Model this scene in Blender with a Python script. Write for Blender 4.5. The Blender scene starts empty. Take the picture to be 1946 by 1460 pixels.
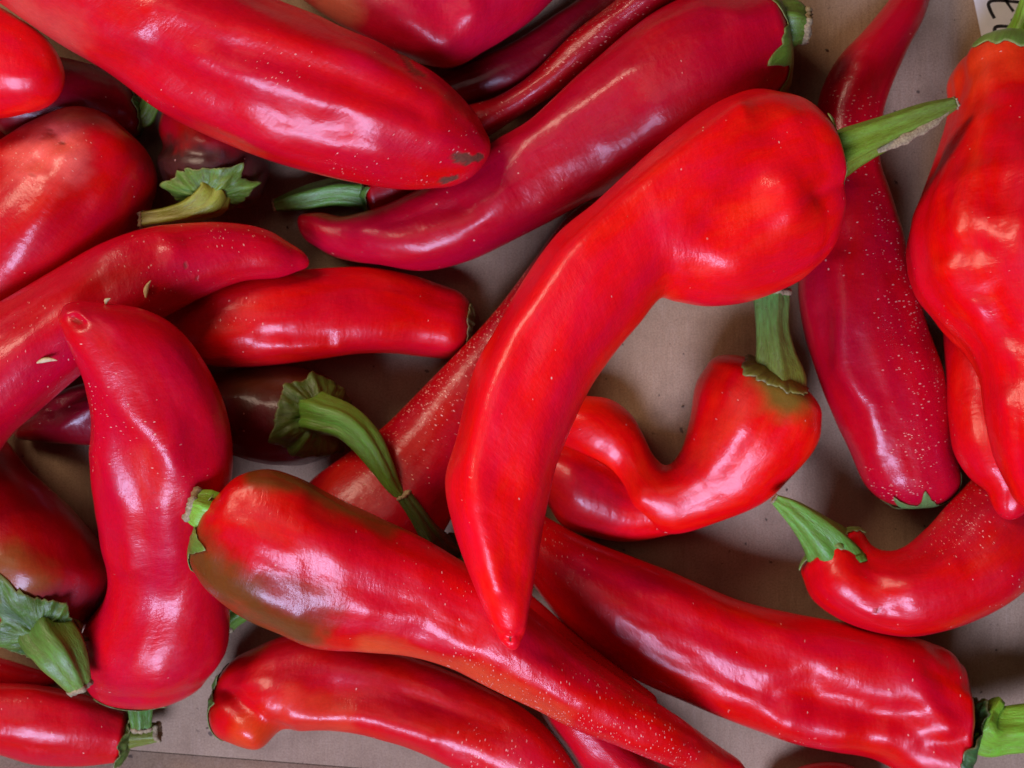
import bpy, bmesh, math, random
import numpy as np
from mathutils import Vector
from mathutils.bvhtree import BVHTree

# ------------------------------------------------------------------ camera, world, lamps, exposure
SC = bpy.context.scene
COL = SC.collection
K = 0.32 / 1946.0            # metres per unit on the floor of the box
CX, CY = 973.0, 730.0        # point of the box floor straight under the camera
HC = 0.45 / K                # camera height in those units

cam = bpy.data.cameras.new("camera")
cam.sensor_width = 36.0
cam.lens = 36.0 * 0.45 / 0.32
cam.clip_start, cam.clip_end = 0.02, 20.0
cam.dof.use_dof = True; cam.dof.focus_distance = 0.385; cam.dof.aperture_fstop = 20.0
camo = bpy.data.objects.new("camera", cam)
camo.location = (0, 0, 0.45)
COL.objects.link(camo)
SC.camera = camo

w = bpy.data.worlds.new("World"); SC.world = w; w.use_nodes = True
bg = w.node_tree.nodes["Background"]
bg.inputs[0].default_value = (0.80, 0.48, 0.36, 1)
bg.inputs[1].default_value = 0.018

def area(name, loc, target, sx, sy, power, color):
    l = bpy.data.lights.new(name, "AREA"); l.shape = "RECTANGLE"; l.size = sx; l.size_y = sy
    l.energy = power; l.color = color
    o = bpy.data.objects.new(name, l); o.location = loc
    o.rotation_euler = (Vector(target) - Vector(loc)).to_track_quat("-Z", "Y").to_euler()
    COL.objects.link(o)
area("window_light", (-0.16, -0.64, 0.84), (0, 0, 0), 0.46, 0.36, 19.5, (0.54, 0.60, 1.0))
area("door_light", (-0.58, 0.52, 0.62), (0, 0, 0.02), 0.34, 0.26, 5.6, (1.0, 0.76, 0.58))
area("overhead_sheen_fill", (-0.30, 0.30, 1.20), (0, 0, 0), 0.55, 0.40, 0.8, (1.0, 0.84, 0.78))  # lamp added overhead for broad soft sheen, in place of dim reflecting surroundings
vs = SC.view_settings
vs.view_transform = "Standard"; vs.look = "None"; vs.exposure = 0.0; vs.gamma = 1.0

# ------------------------------------------------------------------ helpers
def vnoise(p, seed=0):
    """smooth value noise in [-1, 1]; p is (n, 3)"""
    p = np.asarray(p, float); i = np.floor(p).astype(np.int64); f = p - i
    f = f * f * f * (f * (f * 6 - 15) + 10)
    def h(ix, iy, iz):
        n = (ix * 374761393 + iy * 668265263 + iz * 1442695041 + seed * 974711) & 0xFFFFFFFF
        n = ((n ^ (n >> 13)) * 1274126177) & 0xFFFFFFFF
        n = ((n ^ (n >> 16)) * 2246822519) & 0xFFFFFFFF
        return ((n ^ (n >> 15)) & 0xFFFF) / 32767.5 - 1
    x, y, z = i[:, 0], i[:, 1], i[:, 2]; r = 0
    for a in (0, 1):
        for b in (0, 1):
            for c in (0, 1):
                wgt = (f[:, 0] if a else 1 - f[:, 0]) * (f[:, 1] if b else 1 - f[:, 1]) * (f[:, 2] if c else 1 - f[:, 2])
                r = r + wgt * h(x + a, y + b, z + c)
    return r

def fbm(p, seed=0, octs=3):
    r = 0; a = 1.0; t = 0; q = np.asarray(p, float)
    for o in range(octs):
        r = r + a * vnoise(q, seed + o * 17); t += a; a *= .5; q = q * 2.03 + 5.2
    return r / t

def to_world(p, z):
    """floor-plan point as sighted from above -> units at height z"""
    s = ((HC - z) / HC)
    p = np.asarray(p, float); s = np.asarray(s, float)
    return np.array([CX, CY]) + (p - np.array([CX, CY])) * s[..., None]

def sighted(v):
    s = HC / (HC - v[:, 2])
    return np.stack([CX + (v[:, 0] - CX) * s, CY + (v[:, 1] - CY) * s], 1)

def metres(v):
    v = np.asarray(v, float)
    return np.stack([(v[:, 0] - CX) * K, -(v[:, 1] - CY) * K, v[:, 2] * K], 1)

def seg_dist(P, poly):
    poly = np.asarray(poly, float)
    if len(poly) == 1:
        return np.hypot(P[:, 0] - poly[0, 0], P[:, 1] - poly[0, 1])
    d = np.full(len(P), 1e9)
    for a, b in zip(poly[:-1], poly[1:]):
        ab = b - a; t = np.clip(((P - a) @ ab) / max(ab @ ab, 1e-9), 0, 1)
        q = P - (a + t[:, None] * ab); d = np.minimum(d, np.hypot(q[:, 0], q[:, 1]))
    return d

def catmull(P, n):
    """P (m, k) resampled to n rows, evenly along the length of the first half of the columns"""
    P = np.asarray(P, float); m = len(P)
    if m == 2:
        t = np.linspace(0, 1, n)[:, None]; return P[0] * (1 - t) + P[1] * t
    Q = np.vstack([2 * P[0] - P[1], P, 2 * P[-1] - P[-2]])
    out = []
    for i in range(m - 1):
        p0, p1, p2, p3 = Q[i:i + 4]
        t = np.linspace(0, 1, 24, endpoint=False)[:, None]
        out.append(.5 * (2 * p1 + (p2 - p0) * t + (2 * p0 - 5 * p1 + 4 * p2 - p3) * t * t + (3 * p1 - p0 - 3 * p2 + p3) * t ** 3))
    out = np.vstack(out + [P[-1:]])
    if P.shape[1] >= 4:
        mid = (out[:, :2] + out[:, 2:4]) / 2
    else:
        mid = out[:, :2]
    s = np.concatenate([[0], np.cumsum(np.hypot(*(np.diff(mid, axis=0).T)) + .25 * (np.hypot(*(np.diff(out[:, :2], axis=0).T)) if P.shape[1] >= 4 else 0))])
    tt = np.linspace(0, s[-1], n)
    return np.stack([np.interp(tt, s, out[:, c]) for c in range(P.shape[1])], 1)

def unit(v):
    return v / np.maximum(np.linalg.norm(v, axis=-1, keepdims=True), 1e-9)

def gsmooth(a, sig):
    n = int(sig * 3) + 1; k = np.exp(-.5 * (np.arange(-n, n + 1) / sig) ** 2); k /= k.sum()
    return np.convolve(np.pad(a, n, mode="edge"), k, mode="valid")

def mesh_obj(name, verts, faces, mat, parent=None, attrs=None, uv=None, smooth=True, origin=None):
    v = metres(verts)
    if origin is not None:
        v = v - np.asarray(origin)
    me = bpy.data.meshes.new(name)
    me.from_pydata(v.tolist(), [], faces)
    if smooth:
        me.polygons.foreach_set("use_smooth", [True] * len(me.polygons))
    if attrs:
        for nm, a in attrs.items():
            if a.ndim == 2:
                at = me.color_attributes.new(nm, "FLOAT_COLOR", "POINT")
                at.data.foreach_set("color", np.c_[a, np.ones(len(a))].astype(np.float32).ravel())
            else:
                at = me.attributes.new(nm, "FLOAT", "POINT")
                at.data.foreach_set("value", a.astype(np.float32))
    if uv is not None:
        for nm, a in (("along", uv[0]), ("around_c", uv[1]), ("around_s", uv[2])):
            at = me.attributes.new(nm, "FLOAT", "POINT"); at.data.foreach_set("value", a.astype(np.float32))
    bm = bmesh.new(); bm.from_mesh(me); bmesh.ops.recalc_face_normals(bm, faces=bm.faces[:]); bm.to_mesh(me); bm.free()
    me.materials.append(mat); me.update()
    o = bpy.data.objects.new(name, me); COL.objects.link(o)
    if parent is not None:
        o.parent = parent
    return o

def tube_faces(nr, ns, cap=True):
    f = []
    for i in range(nr - 1):
        a, b = i * ns, (i + 1) * ns
        for j in range(ns):
            k = (j + 1) % ns
            f.append((a + j, a + k, b + k, b + j))
    if cap:
        f.append(tuple(range(ns))[::-1]); f.append(tuple(range((nr - 1) * ns, nr * ns)))
    return f

# ------------------------------------------------------------------ materials
def nodes_of(name):
    m = bpy.data.materials.new(name); m.use_nodes = True
    nt = m.node_tree; b = nt.nodes["Principled BSDF"]
    return m, nt, b, nt.nodes.new, nt.links.new

def math_node(nt, op, a, b=None, clamp=False):
    n = nt.nodes.new("ShaderNodeMath"); n.operation = op; n.use_clamp = clamp
    for k, x in enumerate((a, b)):
        if x is None: continue
        if isinstance(x, (int, float)): n.inputs[k].default_value = x
        else: nt.links.new(x, n.inputs[k])
    return n.outputs[0]

def mix_col(nt, fac, a, b, blend="MIX"):
    n = nt.nodes.new("ShaderNodeMix"); n.data_type = "RGBA"; n.blend_type = blend
    for sock, x in ((n.inputs[0], fac), (n.inputs[6], a), (n.inputs[7], b)):
        if isinstance(x, (int, float)): sock.default_value = x
        elif isinstance(x, tuple): sock.default_value = (*x, 1)
        else: nt.links.new(x, sock)
    return n.outputs[2]

def noise_node(nt, vec, scale, detail=3, rough=.5):
    n = nt.nodes.new("ShaderNodeTexNoise"); n.inputs["Scale"].default_value = scale
    n.inputs["Detail"].default_value = detail; n.inputs["Roughness"].default_value = rough
    if vec is not None: nt.links.new(vec, n.inputs["Vector"])
    return n.outputs["Fac"]

def ramp(nt, fac, stops):
    n = nt.nodes.new("ShaderNodeMapRange"); n.inputs[1].default_value, n.inputs[2].default_value = stops[:2]
    n.inputs[3].default_value, n.inputs[4].default_value = (stops[2:] if len(stops) == 4 else (0, 1))
    nt.links.new(fac, n.inputs[0]); return n.outputs[0]

def attr(nt, nm, out="Fac"):
    n = nt.nodes.new("ShaderNodeAttribute"); n.attribute_name = nm; return n.outputs[out]

def pepper_material():
    m, nt, b, N, L = nodes_of("pepper_skin")
    col = attr(nt, "Col", "Color"); fl = attr(nt, "fleck")
    al, ac, as_ = attr(nt, "along"), attr(nt, "around_c"), attr(nt, "around_s")
    tc = N("ShaderNodeTexCoord"); oi = N("ShaderNodeObjectInfo")
    def skin_vec(ka, kr):
        c = N("ShaderNodeCombineXYZ")
        L(math_node(nt, "ADD", math_node(nt, "MULTIPLY", al, ka), math_node(nt, "MULTIPLY", oi.outputs["Random"], 37.0)), c.inputs[0])
        L(math_node(nt, "MULTIPLY", ac, kr), c.inputs[1]); L(math_node(nt, "MULTIPLY", as_, kr), c.inputs[2])
        return c.outputs[0]
    # soft mottling of the flesh colour, streaked along the pepper
    mot = noise_node(nt, skin_vec(.006, .016), 1.0, 4, .55)
    hs = N("ShaderNodeHueSaturation"); L(col, hs.inputs["Color"])
    L(ramp(nt, mot, (.3, .7, .496, .502)), hs.inputs["Hue"]); L(ramp(nt, mot, (.3, .7, .91, 1.06)), hs.inputs["Value"])
    # finer grain of the skin
    grain = noise_node(nt, skin_vec(.10, .30), 1.0, 4, .7)
    hs2 = N("ShaderNodeHueSaturation"); L(hs.outputs[0], hs2.inputs["Color"]); L(ramp(nt, grain, (.3, .7, .90, 1.09)), hs2.inputs["Value"]); hs = hs2
    # pale cork flecks lying across the pepper
    vec = skin_vec(.34, .15)
    v = N("ShaderNodeTexVoronoi"); v.inputs["Scale"].default_value = 1.0; v.inputs["Randomness"].default_value = 1.0
    L(vec, v.inputs["Vector"])
    sep = N("ShaderNodeSeparateColor"); L(v.outputs["Color"], sep.inputs[0])
    rad = math_node(nt, "MULTIPLY_ADD", math_node(nt, "POWER", sep.outputs[1], 1.6), .32); rad.node.inputs[2].default_value = .09
    inside = math_node(nt, "LESS_THAN", v.outputs["Distance"], rad)
    pick = math_node(nt, "LESS_THAN", sep.outputs[0], fl)
    # fine dust dots everywhere, sparse
    v2 = N("ShaderNodeTexVoronoi"); v2.inputs["Scale"].default_value = 1.0
    L(skin_vec(.06, .06), v2.inputs["Vector"])
    sep2 = N("ShaderNodeSeparateColor"); L(v2.outputs["Color"], sep2.inputs[0])
    dot = math_node(nt, "MULTIPLY", math_node(nt, "LESS_THAN", v2.outputs["Distance"], .11), math_node(nt, "LESS_THAN", sep2.outputs[0], .035))
    flk = math_node(nt, "MAXIMUM", math_node(nt, "MULTIPLY", inside, pick), dot)
    base = mix_col(nt, math_node(nt, "MULTIPLY", flk, ramp(nt, sep.outputs[2], (0, 1, .3, .8))), hs.outputs[0], (.80, .42, .30))
    sc = attr(nt, "scar")
    base2 = mix_col(nt, sc, base, mix_col(nt, noise_node(nt, tc.outputs["Object"], 900, 3), (.07, .014, .008), (.22, .065, .030)))
    L(base2, b.inputs["Base Color"])
    fine = noise_node(nt, skin_vec(.13, .05), 1.0, 5, .65)
    mid = noise_node(nt, skin_vec(.028, .030), 1.0, 3, .5)
    rough = math_node(nt, "ADD", ramp(nt, fine, (.3, .7, .30, .44)), math_node(nt, "MULTIPLY", flk, .2))
    rough = math_node(nt, "ADD", rough, math_node(nt, "MULTIPLY", sc, .4))
    L(rough, b.inputs["Roughness"])
    b.inputs["Specular IOR Level"].default_value = .23
    b.inputs["Coat Weight"].default_value = .24
    L(ramp(nt, mot, (.3, .7, .05, .13)), b.inputs["Coat Roughness"])
    b.inputs["Subsurface Weight"].default_value = .12
    b.inputs["Subsurface Radius"].default_value = (1.0, .12, .06)
    b.inputs["Subsurface Scale"].default_value = .004
    hgt = math_node(nt, "ADD", math_node(nt, "MULTIPLY", mid, .45), math_node(nt, "ADD", math_node(nt, "MULTIPLY", fine, .24), math_node(nt, "MULTIPLY", grain, .05)))
    hgt = math_node(nt, "ADD", hgt, math_node(nt, "MULTIPLY", flk, .18))
    hgt = math_node(nt, "ADD", hgt, math_node(nt, "MULTIPLY", sc, -.5))
    bp = N("ShaderNodeBump"); bp.inputs["Strength"].default_value = .45; bp.inputs["Distance"].default_value = .0011
    L(hgt, bp.inputs["Height"]); L(bp.outputs[0], b.inputs["Normal"]); L(bp.outputs[0], b.inputs["Coat Normal"])
    return m

def green_material():
    m, nt, b, N, L = nodes_of("stem_green")
    col = attr(nt, "Col", "Color"); tc = N("ShaderNodeTexCoord")
    al, ac, as_ = attr(nt, "along"), attr(nt, "around_c"), attr(nt, "around_s")
    c = N("ShaderNodeCombineXYZ")
    L(math_node(nt, "MULTIPLY", al, .035), c.inputs[0]); L(math_node(nt, "MULTIPLY", ac, .22), c.inputs[1]); L(math_node(nt, "MULTIPLY", as_, .22), c.inputs[2])
    st = noise_node(nt, c.outputs[0], 1.0, 4, .65)
    sp = noise_node(nt, tc.outputs["Object"], 1400, 3, .7)
    hs = N("ShaderNodeHueSaturation"); L(col, hs.inputs["Color"])
    L(ramp(nt, st, (.3, .7, .47, .515)), hs.inputs["Hue"]); L(ramp(nt, st, (.28, .72, .65, 1.35)), hs.inputs["Value"])
    cc = mix_col(nt, ramp(nt, sp, (.62, .75, 0, .5)), hs.outputs[0], (.30, .30, .12))
    L(cc, b.inputs["Base Color"])
    L(ramp(nt, sp, (.3, .7, .32, .55)), b.inputs["Roughness"])
    b.inputs["Coat Weight"].default_value = .08; b.inputs["Coat Roughness"].default_value = .25; b.inputs["Specular IOR Level"].default_value = .38
    b.inputs["Subsurface Weight"].default_value = .1
    b.inputs["Subsurface Radius"].default_value = (.4, 1.0, .1); b.inputs["Subsurface Scale"].default_value = .002
    bp = N("ShaderNodeBump"); bp.inputs["Strength"].default_value = .6; bp.inputs["Distance"].default_value = .0006
    L(math_node(nt, "ADD", st, math_node(nt, "MULTIPLY", sp, .3)), bp.inputs["Height"]); L(bp.outputs[0], b.inputs["Normal"])
    return m

def plain_material(name, c1, c2, scale, rough=.8, bump=.4, dist=.0004):
    m, nt, b, N, L = nodes_of(name)
    tc = N("ShaderNodeTexCoord"); n = noise_node(nt, tc.outputs["Object"], scale, 5, .65)
    L(mix_col(nt, ramp(nt, n, (.3, .7)), c1, c2), b.inputs["Base Color"]); b.inputs["Roughness"].default_value = rough
    bp = N("ShaderNodeBump"); bp.inputs["Strength"].default_value = bump; bp.inputs["Distance"].default_value = dist
    L(n, bp.inputs["Height"]); L(bp.outputs[0], b.inputs["Normal"])
    return m

def cardboard_material():
    m, nt, b, N, L = nodes_of("cardboard")
    tc = N("ShaderNodeTexCoord"); o = tc.outputs["Object"]
    def streak(rot, sc, scale, det, ro):
        mp = N("ShaderNodeMapping"); mp.inputs["Rotation"].default_value = (0, 0, rot); mp.inputs["Scale"].default_value = sc; L(o, mp.inputs[0])
        return noise_node(nt, mp.outputs[0], scale, det, ro)
    big = noise_node(nt, o, 16, 5, .62); blot = noise_node(nt, o, 60, 4, .6)
    fib = streak(.35, (1, .10, 1), 620, 4, .7); fib2 = streak(-.9, (1, .10, 1), 520, 4, .7); grain = noise_node(nt, o, 1900, 3, .75)
    base = mix_col(nt, ramp(nt, big, (.3, .7)), (.29, .185, .095), (.40, .27, .155))
    base = mix_col(nt, ramp(nt, blot, (.48, .72, 0, .6)), base, (.20, .12, .06))
    base = mix_col(nt, ramp(nt, fib, (.5, .72, 0, .28)), base, (.44, .31, .20))
    base = mix_col(nt, ramp(nt, fib2, (.55, .75, 0, .3)), base, (.16, .09, .045))
    base = mix_col(nt, ramp(nt, grain, (.34, .60, .55, 0)), base, (.13, .07, .035))
    for sc_, dens, amt, col_ in ((150, .30, .8, (.05, .028, .016)), (420, .22, .6, (.08, .04, .02))):
        v = N("ShaderNodeTexVoronoi"); v.inputs["Scale"].default_value = sc_
        mp = N("ShaderNodeVectorMath"); mp.operation = "ADD"; L(o, mp.inputs[0])
        nz = N("ShaderNodeTexNoise"); nz.inputs["Scale"].default_value = 500; L(o, nz.inputs["Vector"])
        sv = N("ShaderNodeVectorMath"); sv.operation = "SCALE"; sv.inputs["Scale"].default_value = .0022; L(nz.outputs["Color"], sv.inputs[0]); L(sv.outputs[0], mp.inputs[1])
        L(mp.outputs[0], v.inputs["Vector"])
        sep = N("ShaderNodeSeparateColor"); L(v.outputs["Color"], sep.inputs[0])
        spk = math_node(nt, "MULTIPLY", math_node(nt, "LESS_THAN", v.outputs["Distance"], math_node(nt, "MULTIPLY", math_node(nt, "POWER", sep.outputs[1], 2.0), .17)), math_node(nt, "LESS_THAN", sep.outputs[0], dens))
        base = mix_col(nt, math_node(nt, "MULTIPLY", spk, amt), base, col_)
    L(base, b.inputs["Base Color"]); b.inputs["Roughness"].default_value = .78
    h = math_node(nt, "ADD", math_node(nt, "MULTIPLY", fib, .4), math_node(nt, "MULTIPLY", blot, .5))
    h = math_node(nt, "ADD", h, math_node(nt, "MULTIPLY", big, 2.2))
    bp = N("ShaderNodeBump"); bp.inputs["Strength"].default_value = .5; bp.inputs["Distance"].default_value = .0012
    L(h, bp.inputs["Height"]); L(bp.outputs[0], b.inputs["Normal"])
    return m

SKIN = pepper_material(); GREEN = green_material(); CARD = cardboard_material()
DRY = plain_material("dry_stem_end", (.42, .33, .16), (.16, .10, .05), 1500, .8)
HUSK = plain_material("dry_husk", (.62, .50, .26), (.40, .28, .12), 1200, .6)
PAPER = plain_material("white_paper", (.80, .79, .80), (.74, .73, .75), 300, .55, .15)
INK = plain_material("black_marker_ink", (.012, .010, .012), (.03, .025, .03), 600, .4, .1)

# ------------------------------------------------------------------ the box
def box_verts(x0, y0, x1, y1, z0, z1):
    v = [(x, y, z) for z in (z0, z1) for y in (y0, y1) for x in (x0, x1)]
    f = [(0, 2, 3, 1), (4, 5, 7, 6), (0, 1, 5, 4), (2, 6, 7, 3), (0, 4, 6, 2), (1, 3, 7, 5)]
    return np.array(v, float), f

def empty(name, loc, label, cat, group=None):
    o = bpy.data.objects.new(name, None); o.empty_display_size = .01; o.location = loc
    o["label"] = label; o["category"] = cat
    if group: o["group"] = group
    COL.objects.link(o); return o

box = empty("cardboard_box", (0, 0, 0), "shallow brown cardboard box under the whole heap of red peppers", "box")
ang = math.radians(4.5)
def turn(v, c=(258.0, 1426.0)):
    x, y = v[:, 0] - c[0], v[:, 1] - c[1]
    return np.stack([c[0] + x * math.cos(ang) - y * math.sin(ang), c[1] + x * math.sin(ang) + y * math.cos(ang), v[:, 2]], 1)
BX0, BX1, BY0, BY1 = -420.0, 2500.0, -560.0, 1426.0
v, f = box_verts(BX0, BY0, BX1, BY1, -20, 0); mesh_obj("base_panel", turn(v), f, CARD, box, smooth=False)
def wall(v0, name="side_panel"):
    f = [(0, 1, 3, 2), (4, 6, 7, 5), (0, 4, 5, 1), (2, 3, 7, 6), (0, 2, 6, 4), (1, 5, 7, 3)]
    mesh_obj(name, turn(np.array(v0, float)), f, CARD, box, smooth=False)
H, T, LEAN = 170.0, 22.0, 330.0
def panel(a, b, out):
    a, b, out = np.array(a, float), np.array(b, float), np.array(out, float)
    vs_ = []
    for base, dz in ((0.0, 2.0), (T, 2.0)):
        for p in (a, b):
            q = p + out * (1.5 + base); vs_.append((*q, -20.0 if base else dz - 2))
    top = []
    for base in (0.0, T):
        for p in (a, b):
            q = p + out * (1.5 + base + LEAN); top.append((*q, H))
    v8 = [vs_[0], vs_[1], vs_[2], vs_[3], *top]
    wall([v8[0], v8[1], v8[2], v8[3], v8[4], v8[5], v8[6], v8[7]])
panel((BX0, BY1), (BX1, BY1), (0, 1))
panel((BX1, BY0), (BX0, BY0), (0, -1))
panel((BX0, BY0), (BX0, BY1), (-1, 0))
panel((BX1, BY1), (BX1, BY0), (1, 0))

# ------------------------------------------------------------------ the heap: height map used to rest each pepper on what lies under it
GX0, GY0, GS = -500.0, -500.0, 5.0
GW, GH = 620, 520
HM = np.zeros((GH, GW))
def hm_at(x, y):
    i = np.clip(((x - GX0) / GS).astype(int), 0, GW - 1); j = np.clip(((y - GY0) / GS).astype(int), 0, GH - 1)
    return HM[j, i]
def hm_put(V):
    global HM
    i = ((V[:, 0] - GX0) / GS).astype(int); j = ((V[:, 1] - GY0) / GS).astype(int)
    ok = (i >= 1) & (i < GW - 1) & (j >= 1) & (j < GH - 1)
    M = np.zeros_like(HM); np.maximum.at(M, (j[ok], i[ok]), V[ok, 2])
    P = np.pad(M, 1); S = M.copy()
    for a in (0, 1, 2):
        for b in (0, 1, 2):
            S = np.maximum(S, P[a:a + GH, b:b + GW])
    HM = np.maximum(HM, S)

def hull(t, z):
    idx = []
    for i in range(len(t)):
        while len(idx) >= 2:
            a, b = idx[-2], idx[-1]
            if (z[b] - z[a]) * (t[i] - t[a]) <= (z[i] - z[a]) * (t[b] - t[a]): idx.pop()
            else: break
        idx.append(i)
    return idx

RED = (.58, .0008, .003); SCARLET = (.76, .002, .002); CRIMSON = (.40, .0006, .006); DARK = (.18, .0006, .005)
ORANGE = (.72, .035, .006); BROWN = (.10, .035, .012); OLIVE = (.20, .11, .012); PINK = (.62, .05, .06)

def rise(hw, flat, h0):
    """half height of a ring of half width hw: wide heads are flatter than they are broad"""
    return flat * np.where(hw > h0, h0 + .3 * (hw - h0), hw)

def solve(st, c0, c1, flat, tol, flex, dz, zfix, lift, h0=1e9):
    nr = int(np.clip(np.hypot(*np.diff((st[:, :2] + st[:, 2:]) / 2, axis=0).T).sum() / 5.5, 44, 190))
    R = catmull(st, nr)
    z = np.full(nr, 80.0)
    dzr = np.zeros(nr) if dz is None else np.interp(np.linspace(0, 1, nr), np.linspace(0, 1, len(dz)), dz)
    if dz is not None: dzr = gsmooth(dzr, 4)
    for it in range(4):
        A = to_world(R[:, :2], z); B = to_world(R[:, 2:4], z)
        mid = (A + B) / 2; hv = (B - A) / 2; hw = np.hypot(hv[:, 0], hv[:, 1]); hh = rise(hw, flat, h0)
        t = np.concatenate([[0], np.cumsum(np.hypot(*np.diff(mid, axis=0).T))])
        zr = np.full(nr, -1e9)
        for q in np.linspace(-.92, .92, 13):
            p = mid + hv * q
            zr = np.maximum(zr, hm_at(p[:, 0], p[:, 1]) + hh * math.sqrt(1 - q * q) - tol)
        zr = np.maximum(zr, hh)
        if zfix is not None:
            z = np.interp(np.linspace(0, 1, nr), np.linspace(0, 1, len(zfix)), zfix); z = gsmooth(z, 4)
            continue
        h = hull(t, zr); hz = np.interp(t, t[h], zr[h])
        com = (t * hw ** 2).sum() / (hw ** 2).sum()
        j = max(1, min(len(h) - 1, int(np.searchsorted(t[h], com))))
        a, b = h[j - 1], h[j]
        line = zr[a] + (zr[b] - zr[a]) * (t - t[a]) / max(t[b] - t[a], 1e-6)
        line = np.clip(line, hh * .9, hz + 420)
        z = gsmooth((1 - flex) * line + flex * gsmooth(hz, 6), 5) + dzr + lift
    return R, z

def body_mesh(st, c0, c1, flat, R, z, lob, wob, seed, strokes, p0, p1, twist, h0=1e9):
    nr = len(R)
    A = to_world(R[:, :2], z); B = to_world(R[:, 2:4], z)
    mid = np.c_[(A + B) / 2, z]; hv = np.c_[(B - A) / 2, np.zeros(nr)]
    hw = np.linalg.norm(hv, axis=1); Nn = unit(hv)
    Tn = unit(np.gradient(gsmooth(mid[:, 0], 1.5))[:, None] * [1, 0, 0] + np.gradient(gsmooth(mid[:, 1], 1.5))[:, None] * [0, 1, 0] + np.gradient(gsmooth(mid[:, 2], 2))[:, None] * [0, 0, 1])
    arc = np.concatenate([[0], np.cumsum(np.linalg.norm(np.diff(mid, axis=0), axis=1))])
    def seen_over(i, sgn, c):                        # an end that faces away from the lens shows its upper half beyond the rim
        d = float(((mid[i, :2] - (CX, CY)) * (sgn * Tn[i, :2])).sum())
        if d <= 0: return c, 0.0
        kh = d / (HC - z[i]) * float(rise(hw[i:i + 1] if i >= 0 else hw[-1:], flat, h0)[0]); ce = max(math.sqrt(max(c * c - kh * kh, 0)), .8 * c)
        return ce, math.hypot(ce, kh) - c
    c0, back0 = seen_over(0, -1, c0); c1, back1 = seen_over(nr - 1, 1, c1)
    for back, dist_, sg in ((back0, arc, 1), (back1, arc[-1] - arc, -1)):
        if back > .5: mid = mid + Tn * (sg * back * np.clip(1 - dist_ / max(90, 4 * back), 0, 1) ** 1.5)[:, None]
    # caps carry on the taper of the body they close
    ds0 = np.linalg.norm(mid[4] - mid[0]); ds1 = np.linalg.norm(mid[-1] - mid[-5])
    slope0 = float(np.clip((hw[0] - hw[4]) / ds0, -1.1, .6)); slope1 = float(np.clip((hw[-1] - hw[-5]) / ds1, -1.1, .6))
    def capset(i, sgn, c, p, dent):
        out = []
        for q in np.sin(np.linspace(0, math.pi / 2, 22))[1:]:
            q = min(q, .9995); sc_ = (1 - q ** p) ** (1 / p)
            off = c * q
            if dent and sc_ < .42: off -= c * dent * (1 - sc_ / .42) ** 1.5
            sl = slope0 if sgn < 0 else slope1
            if sl >= 0:
                wd = hw[i] * sc_ + sl * c * q * (1 - q) ** 1.2
            else:                                    # the rest of an ellipse that is already turning in
                k = min(-sl * c / max(hw[i], 1), .42); x = k / (1 - k)
                wd = hw[i] * (math.sqrt(max(1 - (x + (1 - x) * q) ** 2, 0)) / math.sqrt(1 - x * x) + .6 * (sc_ - math.sqrt(1 - q * q)))
            out.append((mid[i] + sgn * Tn[i] * off, max(wd, hw[i] * .004), Nn[i], Tn[i]))
        return out
    e0 = capset(0, -1, c0, p0, .35)[::-1]; e1 = capset(nr - 1, 1, c1, p1, 0)
    C = np.array([e[0] for e in e0] + list(mid) + [e[0] for e in e1])
    W = np.array([e[1] for e in e0] + list(hw) + [e[1] for e in e1])
    NN = np.array([e[2] for e in e0] + list(Nn) + [e[2] for e in e1])
    TT = np.array([e[3] for e in e0] + list(Tn) + [e[3] for e in e1])
    UU = np.cross(TT, NN); UU *= np.where(UU[:, 2:3] < 0, -1, 1); UU = unit(UU)
    n, ns = len(C), 84
    th = np.linspace(0, 2 * math.pi, ns, endpoint=False)
    s = np.concatenate([[0], np.cumsum(np.linalg.norm(np.diff(C, axis=0), axis=1))])
    TH, S = np.meshgrid(th, s)
    rng = random.Random(seed)
    ph = rng.uniform(0, 6.28); ph2 = rng.uniform(0, 6.28)
    Lt = max(s[-1], 1)
    fade = np.clip(1.25 - S / Lt, .25, 1)
    r = 1 + lob * fade * np.cos(3 * TH + ph + twist * S / Lt) + .35 * lob * np.cos(2 * TH + ph2 - 1.5 * S / Lt)
    # long shallow furrows
    q = np.stack([np.cos(TH).ravel() * 1.6, np.sin(TH).ravel() * 1.6, S.ravel() / 260 + seed * 7.3], 1)
    r = r + (.055 * wob * fbm(q, seed, 3)).reshape(r.shape)
    nn = np.cos(TH) * r; uu = np.sin(TH) * r
    mx, mn = nn.max(1, keepdims=True), nn.min(1, keepdims=True)
    nn = (nn - (mx + mn) / 2) / ((mx - mn) / 2)
    mu = uu.max(1, keepdims=True) - uu.min(1, keepdims=True); uu = uu * 2 / mu
    X = C[:, None, :] + NN[:, None, :] * (W[:, None] * nn)[..., None] + UU[:, None, :] * (rise(W, flat, h0)[:, None] * uu)[..., None]
    rad = unit(NN[:, None, :] * nn[..., None] + UU[:, None, :] * (uu / flat)[..., None])
    V = X.reshape(-1, 3); Rd = rad.reshape(-1, 3); up = np.clip(uu.ravel() * 1.6, 0, 1)
    small = np.repeat(np.clip(W / 40, .0, 1), ns)
    V = V + Rd * ((fbm(V / 80, seed + 3, 2) * 3.4 + fbm(V / 30, seed + 5, 2) * .55) * wob * small * up)[:, None]
    P = sighted(V)
    for poly, sig, amp in strokes:
        d = seg_dist(P, poly)
        V = V + Rd * (amp * np.exp(-.5 * (d / sig) ** 2) * up)[:, None]
    V[:, 2] = np.maximum(V[:, 2], .6)
    along = S.ravel(); rr = np.repeat(np.maximum(W, 20), ns)
    return V, tube_faces(n, ns), (along, np.cos(TH).ravel() * rr, np.sin(TH).ravel() * rr), C, Tn

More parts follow.
